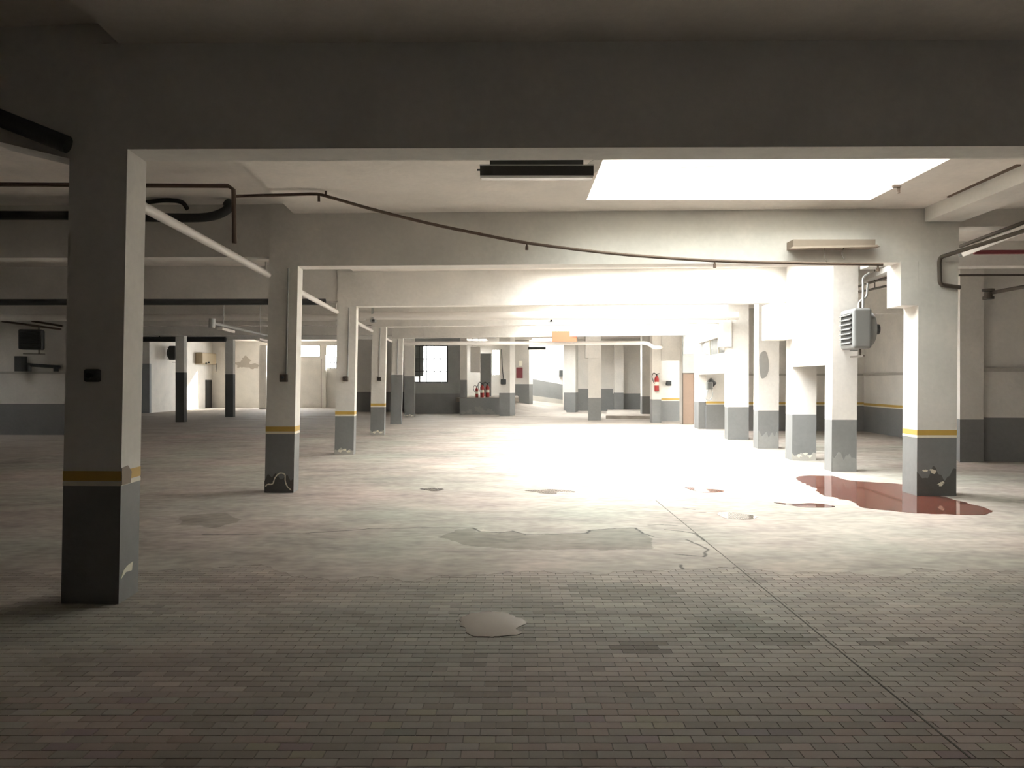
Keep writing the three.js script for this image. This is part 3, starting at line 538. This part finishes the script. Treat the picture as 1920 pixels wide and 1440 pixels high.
// ramp and far walls in the middle
{
  const r = thing('ramp', null, null, [1.2, 0, -43], null, 'structure');
  obj('ramp_floor', hexa([[X(967, 38.5), -0.1, -38.5], [X(1057, 41), -0.1, -38.5], [X(1057, 46.8), -0.1, -47], [X(960, 45), -0.1, -47]], [[X(967, 38.5), 0.005, -38.5], [X(1057, 41), 0.005, -38.5], [X(1057, 46.8), 0.30, -47], [X(960, 45), 0.62, -47]]), M.farFloor, r);
  const w = thing('wall_ramp', null, null, [1.8, 0.3, -47], null, 'structure');
  const D = 46.9, a = X(990, D), b = X(1060, D);
  obj('kerb', hexa([[a, 0, -D], [b, 0, -D], [b, 0, -D - 0.3], [a, 0, -D - 0.3]], [[a, Y(740, D), -D], [b, Y(750, D), -D], [b, Y(750, D), -D - 0.3], [a, Y(740, D), -D - 0.3]]), M.bare, w);
  obj('grey_dado', hexa([[a, Y(740, D), -D], [b, Y(750, D), -D], [b, Y(750, D), -D - 0.3], [a, Y(740, D), -D - 0.3]], [[a, Y(709, D), -D], [b, Y(722, D), -D], [b, Y(722, D), -D - 0.3], [a, Y(709, D), -D - 0.3]]), M.grey, w);
  obj('upper_wall', hexa([[a, Y(709, D), -D], [b, Y(722, D), -D], [b, Y(722, D), -D - 0.3], [a, Y(709, D), -D - 0.3]], [[a, CH, -D], [b, CH, -D], [b, CH, -D - 0.3], [a, CH, -D - 0.3]]), M.white, w);
  wallRun('wall_sign', [X(966, 45), 45], [X(992, 44.5), 44.5], 0.4, CH, { dado: 1.45, y0: 0, grey: M.grey });
  wallRun('wall_sign_side', [X(964, 45), 47.2], [X(966, 45), 45.02], 0.2, CH, { dado: 1.45, grey: M.grey });
  wallRun('wall_far_middle', [X(1057, 44.3), 44.3], [X(1150, 43.6), 43.6], 0.3, CH, { dado: 1.2, grey: M.grey });
  wallRun('wall_far_right', [X(1150, 43.4), 43.6], [X(1240, 43), 43.4], 0.3, CH, { dado: 0.95, });
  column('narrow grey pilaster in the deep recess beyond the kerb', quad(1153, 1169, 42.6, 0.5, 0), { top: 3.6, dado: 1.0, stripe: false, grey: M.grey });
  tag(obj('kerb_slab', prism([[X(1137, 34), -34.2], [X(1222, 34), -33.6], [X(1222, 42), -41.5], [X(1137, 42), -41.5]], 0, 0.13), M.farFloor), 'low concrete kerb slab before the grey recess', 'kerb');
  struct('wall_far_end', [box(7.4, 7.7, 0, CH, 31.9, 44), box(X(1057, 46), X(1060, 46) + 0.3, 0, CH, 44.4, 47.2)], M.white);
  // raised bay behind the parapet
  const p = thing('wall_bay', null, null, [-1.6, 0.8, -44], null, 'structure');
  struct('floor_bay', box(X(863, 39) - 0.18, X(938, 39) + 0.9, 0.6, 0.81, 38.91, 46.39), M.farFloor);
  obj('bay_back', [box(-2.9, X(922, 46), 0.8, CH, 46.4, 46.7), box(X(938, 46), 0.4, 0.8, CH, 46.4, 46.7), box(X(922, 46), X(938, 46), 0.8, 2.0, 46.4, 46.7), box(X(922, 46), X(938, 46), 3.45, CH, 46.4, 46.7)], M.white, p);
  struct('wall_bay_pier', box(X(901, 43), X(921, 43), 0.81, Y(663, 43), 42.8, 43.5), M.grey);
  struct('wall_bay_side', box(-2.9, -2.7, 0.6, CH, 39.9, 46.39), M.white);
  const win = thing('window_5', null, null, [X(930, 46.4), 2, -46.5], null, 'structure');
  for (const px of [922.5, 932, 937.5]) obj('glazing_bar', box(X(px, 46.4) - 0.02, X(px, 46.4) + 0.02, 2.0, 3.45, 46.5, 46.54), M.frame, win);
  for (const h of [2.02, 2.5, 2.95, 3.43]) obj('glazing_bar', box(X(922, 46.4), X(938, 46.4), h - 0.015, h + 0.015, 46.5, 46.54), M.frame, win);
}
struct('wall_outer_back', [box(7.7, 14, 0, CH, 31.9, 32.2)], M.white);

// ---------------------------------------------------------------- pipes, lamps, fittings
const solo = (name, geos, mat, label, cat, group) => tag(obj(name, geos, mat), label, cat, group);
// white pipes strung between the left columns
for (let i = 0; i < 4; i++) {
  const d0 = CD[i] + 0.35, d1 = CD[i + 1] - 0.02, x = (d) => rowX(d) - 0.35;
  solo('white_pipe', [rod([x(d0), 3.06, -d0], [x(d1), 3.06, -d1], 0.045, 14), rod([x(d1 - 0.12), 3.06, -d1 + 0.12], [x(d1 - 0.12), 3.22, -d1 + 0.12], 0.012)], M.pipeWhite, ['white pipe strung from the dark shaded column to the peeled one', 'white pipe between the second and third left columns', 'white pipe between the third and fourth left columns', 'white pipe between the fourth and fifth left columns'][i], 'pipe');
}
// thin sagging pipe across the second bay
{
  const t = thing('sprinkler_pipe', 'thin dark pipe sagging across the second beam with small nozzles', 'pipe', [0.5, 3.1, -10.4]);
  const D = 10.35, pt = (px, py, d = D) => [X(px, d), Y(py, d), -d];
  obj('pipe_run', [tube([[440, 368], [520, 366], [590, 364], [612, 368], [700, 393], [800, 418], [900, 439], [985, 455], [1100, 470], [1200, 480], [1340, 489], [1480, 493], [1655, 496]].map(([a, b], i) => pt(a, b, [9.85, 9.85, 9.85, 9.9, 10.1][i] || D)), 0.02, 140, 8)], M.rust, t);
  for (const [a, b] of [[988, 456], [1340, 489], [1646, 496]]) obj('nozzle', [rod(pt(a, b + 1), pt(a, b + 8), 0.012), rod(pt(a, b + 6), pt(a, b + 13), 0.02)], M.rust, t);
  obj('nozzle', rod(pt(598, 367, 9.85), pt(598, 378, 9.85), 0.016), M.rust, t);
  obj('hanger', bar([X(611, 9.9), CH - 0.001, -9.9], pt(611, 370, 9.9), 0.02), M.rust, t);
}
{
  const D = 9.6, p = (a, b) => [X(a, D), Y(b, D), -D];
  solo('drop_pipe', bend([[-7.5, Y(343, D) - 0.01, -D], p(438, 349), p(440, 456)], 0.026, 0.06), M.rust, 'dark pipe along the left ceiling turning straight down', 'pipe');
}
{ // black bent duct
  const D = 10.9, p = (a, b) => [X(a, D), Y(b, D), -D];
  solo('bent_duct', [tube([p(-140, 404), p(60, 404), p(200, 405), p(300, 408), p(380, 408), p(415, 400), p(432, 386), p(424, 379)], 0.062, 90, 12), tube([p(272, 380), p(310, 376), p(340, 379), p(352, 392)], 0.03, 30, 8)], M.black, 'thick black bent duct under the left aisle beam', 'duct');
}
solo('dark_service_pipe', rod([-22, Y(565, 16.6), -16.9], [rowX(16.6) - 0.5, Y(566, 16.6), -16.6], 0.065), M.dark, 'long dark service pipe under the pale left aisle beam', 'pipe');
solo('dark_service_pipe', [rod([-21, Y(636, 35), -35.2], [X(420, 35), Y(636, 35), -35.2], 0.11), ...[-19, -15.5].map((x) => rod([x, Y(636, 35), -35.2], [x, CHL - 0.001, -35.2], 0.02))], M.black, 'long black pipe before the far slim columns', 'pipe');
// fat white pipe under the fourth beam
{
  const D = 22.3, t = thing('insulated_pipe', 'fat white insulated pipe hung before the fourth beam', 'pipe', [0, 3.3, -D]);
  obj('pipe_run', rod([X(676, D), Y(592, D), -D], [X(1388, 21), Y(591, 21), -21.2], 0.11, 20), M.pipeWhite, t);
  for (const px of [700, 1033, 1325]) obj('hanger', [box(X(px - 2, D), X(px + 2, D), Y(606, D), Y(575, D), D - 0.14, D - 0.11), box(X(px - 5, D), X(px + 5, D), Y(604, D), Y(600, D), D - 0.14, D + 0.1)], M.galv, t);
}
solo('left_service_pipe', [rod([-21, 3.42, -23.1], [rowX(23) - 0.5, 3.42, -23.05], 0.10, 16)], M.pipeWhite, 'white pipe along the fourth left aisle beam', 'pipe');
{
  const D = 29.0;
  solo('lower_pipe', bend([[X(757, D), Y(644, D), -D], [X(1214, D), Y(643, D), -D], [X(1228, D), Y(651, D), -D - 0.3], [X(1240, 30.4), Y(651, 30.4), -30.4]], 0.07, 0.2), M.pipeWhite, 'white pipe running below the orange sign beam', 'pipe');
}
// orange sign
{ const t = thing('hanging_sign', 'blank orange sign fixed on the fifth beam', 'sign', [X(1058, 28.7), Y(641, 28.7), -28.5]);
  obj('sign_board', box(X(1035, 28.4), X(1081, 28.4), Y(641, 28.4), Y(621, 28.4), 28.35, 28.38), M.orange, t);
  for (const px of [1041, 1075]) obj('sign_bracket', box(X(px - 1, 28.4), X(px + 1, 28.4), Y(630, 28.4), Y(622, 28.4), 28.38, 28.66), M.galv, t); }
// fluorescent fitting on the ceiling by the skylight
{
  const D = 8.25, x0 = X(900, D), x1 = X(1113, D), t = thing('ceiling_lamp', 'unlit fluorescent fitting on the ceiling beside the skylight', 'lamp', [(x0 + x1) / 2, 3.66, -D]);
  const y1 = Y(311, D), y0 = Y(329, D);
  obj('housing', box(x0, x1, y0, y1, D, D + 0.15), M.black, t);
  obj('diffuser', hexa([[x0 + 0.01, y0 - 0.02, -D - 0.02], [x1 - 0.01, y0 - 0.02, -D - 0.02], [x1 - 0.01, y0 - 0.02, -D - 0.13], [x0 + 0.01, y0 - 0.02, -D - 0.13]], [[x0 + 0.004, y0, -D - 0.004], [x1 - 0.004, y0, -D - 0.004], [x1 - 0.004, y0, -D - 0.146], [x0 + 0.004, y0, -D - 0.146]]), M.tubeGlass, t);
  obj('top_plate', box(x0 - 0.004, x1 + 0.004, y1, y1 + 0.012, D - 0.005, D + 0.155), M.galv, t);
  obj('mounting_plate', box(x0 + 0.1, x1 - 0.1, y1 + 0.012, CH - 0.002, D + 0.06, D + 0.16), M.dark, t);
  obj('end_screw', rod([x0 - 0.03, y0 + 0.06, -D - 0.02], [x0, y0 + 0.06, -D - 0.02], 0.01), M.dark, t);
}
{ // bare reflector strip on the second beam
  const D = 10.72, x0 = X(1483, D), x1 = X(1644, D), t = thing('strip_lamp', 'tan empty strip lamp tray on the second beam', 'lamp', [(x0 + x1) / 2, Y(467, D), -D]);
  obj('tray', box(x0 + 0.03, x1 - 0.02, Y(463, D), Y(449, D), D, D + 0.26), M.tan, t);
  obj('lip', hexa([[x0 - 0.03, Y(467, D), -D + 0.03], [x1 + 0.03, Y(463, D), -D + 0.03], [x1 + 0.03, Y(463, D), -D - 0.1], [x0 - 0.03, Y(467, D), -D - 0.1]], [[x0 + 0.03, Y(462, D), -D + 0.01], [x1, Y(459, D), -D + 0.01], [x1, Y(459, D), -D - 0.1], [x0 + 0.03, Y(462, D), -D - 0.1]]), M.tan, t);
  obj('hanging_wire', tube([[X(1545, D), Y(466, D), -D], [X(1545, D), Y(480, D), -D], [X(1541, D), Y(494, D), -D + 0.15]], 0.006, 12, 6), M.steel, t);
  obj('hanging_wire', tube([[X(1582, D), Y(464, D), -D], [X(1578, D), Y(476, D), -D], [X(1574, D), Y(490, D), -D + 0.15]], 0.006, 12, 6), M.steel, t);
}
// small hook on the ceiling right of the skylight
solo('ceiling_hook', [box(X(1674, 9.6), X(1688, 9.6), 3.89, 3.918, 9.58, 9.63), box(X(1683, 9.6), X(1687, 9.6), 3.82, 3.89, 9.59, 9.62)], M.rust, 'small rusty hook bracket on the ceiling beside the skylight', 'hook');
// conduits and switch boxes on the left columns
[[1, 537, 385, 532, 708], [2, 652, 500, 648, 710], [3, 711, 606, 711, 710]].forEach(([i, px, py, bx, by]) => {
  const D = CD[i] - 0.02 + SK * 0.1, t = thing('switch_box', ['', 'dark switch box and conduit on the peeled second left column', 'dark switch box and conduit on the third left column', 'dark switch box and conduit on the fourth left column'][i], 'switch', [X(bx, D), Y(by, D), -D]);
  obj('conduit', [rod([X(px, D) + (3.1 - Y(by, D)) * 0.02, 3.6 - 0.45, -D], [X(px, D), Y(by - 4, D), -D], 0.013)], M.galv, t);
  obj('box', rounded(X(bx, D) - 0.05, X(bx, D) + 0.06, Y(by, D) - 0.06, Y(by, D) + 0.05, D - 0.05, D + 0.02, 0.012), M.steel, t);
  obj('knob', rod([X(bx, D), Y(by, D), -D + 0.05], [X(bx, D), Y(by, D), -D + 0.075], 0.018), M.dark, t);
});
{ const D = 5.59, t = thing('switch_box', 'dark switch box on the dark shaded front column', 'switch', [X(177, D), Y(704, D), -D + 0.03]);
  obj('box', rounded(X(163, D), X(191, D), Y(716, D), Y(692, D), D - 0.05, D + 0.0, 0.015), M.dark, t); obj('knob', rod([X(177, D), Y(704, D), -D + 0.05], [X(177, D), Y(704, D), -D + 0.08], 0.02), M.black, t); }
solo('column_conduit', rod([X(745, 29.56), 1.85, -29.57], [X(746, 29.56), 3.15, -29.57], 0.018), M.galv, 'thin conduit down the tall grey dado column of the left row', 'conduit');

// unit heaters
function heater(label, x, y, D, w, h, dep, mat, yaw, arm) {            // front face centre at x, y, D
  const t = thing('unit_heater', label, 'heater', [x, y - h / 2, -D]);
  t.rotation.y = yaw;
  const P = (g) => g.translate(x, y - h / 2, -D);
  obj('casing', P(new RoundedBoxGeometry(w, h, dep, 3, 0.05).translate(0, h / 2, -dep / 2)), mat, t);
  obj('grille_recess', P(new THREE.BoxGeometry(w * 0.78, h * 0.78, 0.01).translate(0, h / 2, 0.001)), M.black, t);
  const n = 7;
  for (let i = 0; i < n; i++) obj('louver', P(new THREE.BoxGeometry(w * 0.78, 0.012, h * 0.075).rotateX(0.5).translate(0, h * (0.15 + 0.7 * i / (n - 1)), 0.02)), mat, t);
  obj('fan_cowl', P(new THREE.CylinderGeometry(h * 0.36, h * 0.42, 0.1, 24).rotateX(Math.PI / 2).translate(0, h / 2, -dep - 0.04)), mat, t);
  obj('motor', P(new THREE.CylinderGeometry(h * 0.13, h * 0.13, 0.16, 18).rotateX(Math.PI / 2).translate(0, h / 2, -dep - 0.14)), M.dark, t);
  for (const k of [h + 0.05, -0.05]) obj('bracket', P(new THREE.BoxGeometry(0.03, 0.12, 0.03).translate(w * 0.3, k, -dep * 0.5)), M.steel, t);
  obj('bottom_rail', P(new THREE.BoxGeometry(w * 0.9, 0.025, 0.03).translate(w * 0.1, -0.12, -dep * 0.5)), M.steel, t);
  for (const k of [h * 0.92, h * 0.08]) obj('mount_arm', P(arm < 0 ? new THREE.BoxGeometry(-arm, 0.035, 0.035).translate(-w / 2 + arm / 2 + 0.02, k, -dep * 0.5) : new THREE.BoxGeometry(0.035, 0.035, arm).translate(0.12, k, -dep - arm / 2)), M.steel, t);
  return t;
}
heater('grey unit heater with louvers hung on a right column', X(1592, 13.2), Y(617, 13.2), 13.3, 0.62, 0.66, 0.30, M.heater, -1.62, -0.36);
heater('black unit heater on the dim left partition wall', X(53, 22.8), Y(636, 22.8), 22.9, 0.62, 0.58, 0.34, M.black, 0.35, 0.45);
heater('black unit heater on the far sunlit side wall', -17.75, Y(662, 42.5), 42.5, 0.6, 0.75, 0.36, M.black, 1.4, 0.32);
solo('heater_pipe', [bend([[X(1618, 13.6), Y(578, 13.6), -13.6], [X(1618, 13.6), Y(520, 13.6), -13.6], [X(1630, 13.6), Y(512, 13.6), -13.6]], 0.02, 0.05), bend([[X(1614, 13.3), Y(655, 13.3), -13.72], [X(1630, 13.3), Y(655, 13.3), -13.72], [X(1631, 13.3), Y(560, 13.3), -13.72], [X(1646, 13.3), Y(552, 13.3), -13.72], [X(1648, 13.3), Y(525, 13.3), -13.72]], 0.018, 0.08)], M.galv, 'bent grey feed pipes of the right unit heater', 'pipe');
solo('heater_pipe', [rod([X(0, 23.3), Y(602, 23.3), -23.4], [X(118, 23.3), Y(618, 23.3), -23.2], 0.03), rod([X(60, 23.3), Y(602, 23.3), -23.3], [X(122, 23.3), Y(612, 23.3), -23.2], 0.03)], M.rust, 'rusty feed pipes above the black left heater', 'pipe');
// things on the ledge of the left partition
{ const D = 23.45, t = thing('radiator_pipe', 'dark pipe frame standing on the ledge of the left partition', 'pipe', [X(80, D), 1.85, -D]);
  obj('cross_pipe', rod([X(52, D), Y(684, D), -D], [X(112, D), Y(688, D), -D], 0.05), M.dark, t);
  obj('leg', rod([X(55, D), 1.87, -D], [X(55, D), Y(684, D), -D], 0.06), M.dark, t);
  obj('leg', rod([X(105, D), 1.87, -D], [X(105, D), Y(688, D), -D], 0.07), M.dark, t); }
solo('ledge_block', box(X(31, 23.4), X(43, 23.4), 1.87, Y(668, 23.4), 23.3, 23.6), M.dark, 'dark upright block on the left partition ledge', 'block');
// beige box heater far left, pipe lamps
{ const t = thing('wall_cabinet', 'beige wall cabinet above the sunlit wall patch', 'cabinet', [-18.3, 2.6, -47]);
  obj('casing', rounded(-18.38, -17.95, Y(683, 47.5), Y(662, 47.5), 46.4, 48.6, 0.05), M.beige, t);
  obj('valve', rod([-17.95, Y(680, 47.5), -47.3], [-17.88, Y(680, 47.5), -47.3], 0.05), M.black, t);
  obj('valve', rod([-17.95, Y(682, 47.5), -46.9], [-17.88, Y(682, 47.5), -46.9], 0.06), M.black, t);
  obj('cable', tube([[-17.93, Y(681, 48), -48.5], [-17.93, Y(690, 48), -48.5], [-17.95, Y(697, 48), -48.5]], 0.02, 10, 6), M.dark, t); }
solo('wall_box', rounded(-18.4, -18.25, Y(715, 44), Y(707, 44), 43.9, 44.2, 0.03), M.dark, 'small dark box low on the far sunlit wall', 'box');
{ const t = thing('pipe_lamp', 'slanting ceiling pipe with fluorescent lamp in the left aisle', 'lamp', [X(440, 20), Y(640, 20), -20]);
  obj('pipe', rod([X(400, 17.6), Y(606, 17.6), -17.6], [X(505, 22.5), Y(630, 22.5), -22.5], 0.035), M.galv, t);
  for (const k of [0.15, 0.8]) { const d = 17.6 + 4.9 * k; obj('hanger', rod([X(400, 17.6) + (X(505, 22.5) - X(400, 17.6)) * k, Y(606, 17.6) + (Y(630, 22.5) - Y(606, 17.6)) * k, -d], [X(400, 17.6) + (X(505, 22.5) - X(400, 17.6)) * k, CHL - 0.001, -d], 0.012), M.galv, t); }
  obj('flange', rod([X(397, 17.6), Y(606, 17.6) - 0.1, -17.6], [X(398, 17.6), Y(606, 17.6) + 0.1, -17.6], 0.07), M.galv, t);
  obj('lamp_body', bar([X(412, 18), Y(616, 18), -18], [X(436, 19.2), Y(622, 19.2), -19.2], 0.12, 0.06), M.pipeWhite, t);
  obj('lamp_body', bar([X(483, 21), Y(636, 21), -21], [X(503, 22.3), Y(641, 22.3), -22.3], 0.12, 0.05), M.pipeWhite, t); }
// right aisle pipes and lamp
{
  const p = (a, b, d) => [X(a, d), Y(b, d), -d];
  solo('wall_conduit', bend([p(1960, 420, 9.6), p(1764, 482, 10.85), p(1761, 490, 10.85), p(1762, 534, 10.85), p(1800, 539, 10.85)], 0.028, 0.06), M.steel, 'dark bent conduit looping onto the yellow striped column', 'conduit');
  solo('wall_conduit', rod(p(1960, 402, 10.0), p(1800, 462, 11.9), 0.026), M.steel, 'upper dark conduit of the right aisle above the lamp', 'conduit');
  const t = thing('aisle_lamp', 'white fluorescent lamp between the right aisle conduits', 'lamp', p(1860, 462, 10.6));
  obj('lamp_body', bar(p(1952, 416, 10.1), p(1806, 474, 11.7), 0.10, 0.07), M.pipeWhite, t);
  obj('lamp_end', bar(p(1806, 474, 11.7), p(1800, 476, 11.8), 0.12, 0.09), M.galv, t);
  solo('aisle_pipe', rod(p(1826, 473, 13.0), [12.9, Y(473, 13.0), -12.8], 0.035), M.maroon, 'dark red pipe crossing the right aisle beam', 'pipe');
  solo('aisle_pipe', rod(p(1798, 516, 14.6), [12.9, Y(516, 14.6), -14.4], 0.02), M.steel, 'thin dark pipe across the right aisle end wall', 'pipe');
  const b = thing('pipe_bracket', 'dark pulley-like bracket with a pipe on the right end wall', 'bracket', p(1853, 560, 15));
  obj('disc', [rod(p(1853, 542, 15.2), p(1853, 546, 15.2), 0.11), rod(p(1853, 548, 15.2), p(1853, 556, 15.2), 0.07), rod(p(1853, 556, 15.2), p(1853, 561, 15.2), 0.10)], M.steel, b);
  obj('arm', rod(p(1858, 549, 15.2), p(1960, 530, 14), 0.035), M.steel, b);
  // behind the heater
  solo('ceiling_tube_lamp', bar(p(1628, 522, 15), p(1675, 502, 13.0), 0.13, 0.09), M.tubeGlass, 'white tube lamp behind the right unit heater', 'lamp');
  solo('aisle_pipe', rod(p(1600, 540, 17), p(1690, 512, 13.4), 0.022), M.steel, 'upper thin pipe behind the right unit heater', 'pipe');
  solo('aisle_pipe', [rod(p(1600, 550, 17), p(1690, 530, 14.4), 0.022), rod(p(1640, 541, 15.7), [X(1640, 15.7), CH - 0.002, -15.7], 0.01)], M.steel, 'lower thin pipe behind the right unit heater', 'pipe');
}
beam('dark low beam behind the right unit heater', 6.5, 20.5, 10.7, 20.2, Y(590, 20.5), CH - 0.002, 0.3);

// fire extinguishers
function extinguisher(label, x, y, D, s, group) {
  const t = thing('fire_extinguisher', label, 'extinguisher', [x, y, -D], group);
  const prof = [[0.001, 0], [0.075, 0], [0.08, 0.02], [0.08, 0.40], [0.07, 0.45], [0.035, 0.49], [0.03, 0.52], [0.001, 0.52]].map(([r, h]) => new THREE.Vector2(r * s, h * s));
  obj('cylinder', new THREE.LatheGeometry(prof, 20).translate(x, y, -D), M.red, t);
  obj('valve', [new THREE.CylinderGeometry(0.022 * s, 0.022 * s, 0.06 * s, 10).translate(x, y + 0.55 * s, -D), new THREE.BoxGeometry(0.13 * s, 0.02 * s, 0.02 * s).rotateZ(0.3).translate(x + 0.03 * s, y + 0.59 * s, -D)], M.black, t);
  obj('hose', tube([[x, y + 0.56 * s, -D], [x - 0.11 * s, y + 0.62 * s, -D + 0.03], [x - 0.17 * s, y + 0.48 * s, -D + 0.05], [x - 0.1 * s, y + 0.25 * s, -D + 0.09 * s]], 0.014 * s, 24, 8), M.black, t);
  obj('label_band', new THREE.CylinderGeometry(0.081 * s, 0.081 * s, 0.12 * s, 20, 1, true).translate(x, y + 0.25 * s, -D), M.cream, t);
  return t;
}
extinguisher('red fire extinguisher hanging on the white column by the recess', X(1231.5, 30.5), Y(733, 30.5), 30.51, 1.1);
extinguisher('smaller red extinguisher beside two taller ones behind the parapet', X(894, 39.6), 0.81, 39.6, 0.95, 'extinguishers behind the parapet');
extinguisher('tall red extinguisher between two others behind the parapet', X(904, 39.5), 0.81, 39.5, 1.2, 'extinguishers behind the parapet');
extinguisher('tall red extinguisher before the grey pier behind the parapet', X(914, 39.9), 0.81, 39.9, 1.2, 'extinguishers behind the parapet');
// signs and boxes on the far walls
solo('red_sign', box(X(968, 44.6), X(980, 44.6), Y(709, 44.6), Y(689, 44.6), 44.62, 44.66), M.maroon, 'dark red square sign on the wall beside the ramp', 'sign');
solo('small_notice', [box(X(973, 44.6), X(979, 44.6), Y(686, 44.6), Y(677, 44.6), 44.62, 44.65)], M.cream, 'small pale notice above the red sign', 'sign');
solo('column_box', [rounded(X(939, 36.9), X(949, 36.9), Y(721, 36.9), Y(711, 36.9), 36.85, 37.0, 0.03), tube([[X(944, 36.9), Y(711, 36.9), -36.95], [X(942, 36.9), Y(690, 36.9), -36.95], [X(940, 36.9), Y(655, 36.9), -36.95]], 0.02, 20, 6)], M.dark, 'dark switch box with cable on the chamfered column', 'box');
solo('hanging_cabinet', [rounded(X(882, 42), X(900, 42), Y(698, 42), Y(650, 42), 42.0, 42.6, 0.03), ...[885, 897].map((a) => rod([X(a, 42.3), Y(652, 42), -42.3], [X(a, 42.3), CH - 0.002, -42.3], 0.015))], M.white, 'white hanging cabinet beyond the parapet', 'cabinet');
solo('recess_box', rounded(X(1251, 31.6), X(1260, 31.6), Y(723, 31.6), Y(714, 31.6), 31.68, 31.8, 0.02), M.dark, 'small dark box on the recess wall right of the extinguisher', 'box');
{ const D = 26.3, t = thing('electric_motor', 'grey motor box with loose cables in the wall opening', 'motor', [X(1332, D), Y(730, D), -D]);
  obj('housing', rounded(X(1325, D), X(1336, D), Y(730, D), Y(716, D), D - 0.1, D + 0.15, 0.03), M.heater, t);
  obj('rotor', rod([X(1330, D), Y(713, D), -D - 0.05], [X(1340, D), Y(722, D), -D - 0.05], 0.11), M.dark, t);
  obj('cable', tube([[X(1328, D), Y(730, D), -D], [X(1325, D), Y(740, D), -D], [X(1324, D), Y(748, D), -D], [X(1331, D), Y(750, D), -D], [X(1336, D), Y(742, D), -D], [X(1335, D), Y(730, D), -D]], 0.015, 30, 6), M.galv, t); }
solo('vent_slot', box(X(1304, 27.3), X(1309, 27.3), Y(623, 27.3), Y(608, 27.3), 27.3, 27.36), M.dark, 'small dark vent slot near the fifth beam end', 'vent');
solo('ceiling_bulkhead', [rod([X(990, 43), Y(653, 43), -43], [X(1023, 43), Y(653, 43), -43], 0.08)], M.dark, 'dark tube lamp before the bright ramp wall', 'lamp');
solo('wall_phone', box(X(1049, 46.5), X(1056, 46.5), Y(706, 46.5), Y(694, 46.5), 46.7, 46.88), M.dark, 'small dark box on the bright ramp wall', 'box');

renderer.render(scene, camera);
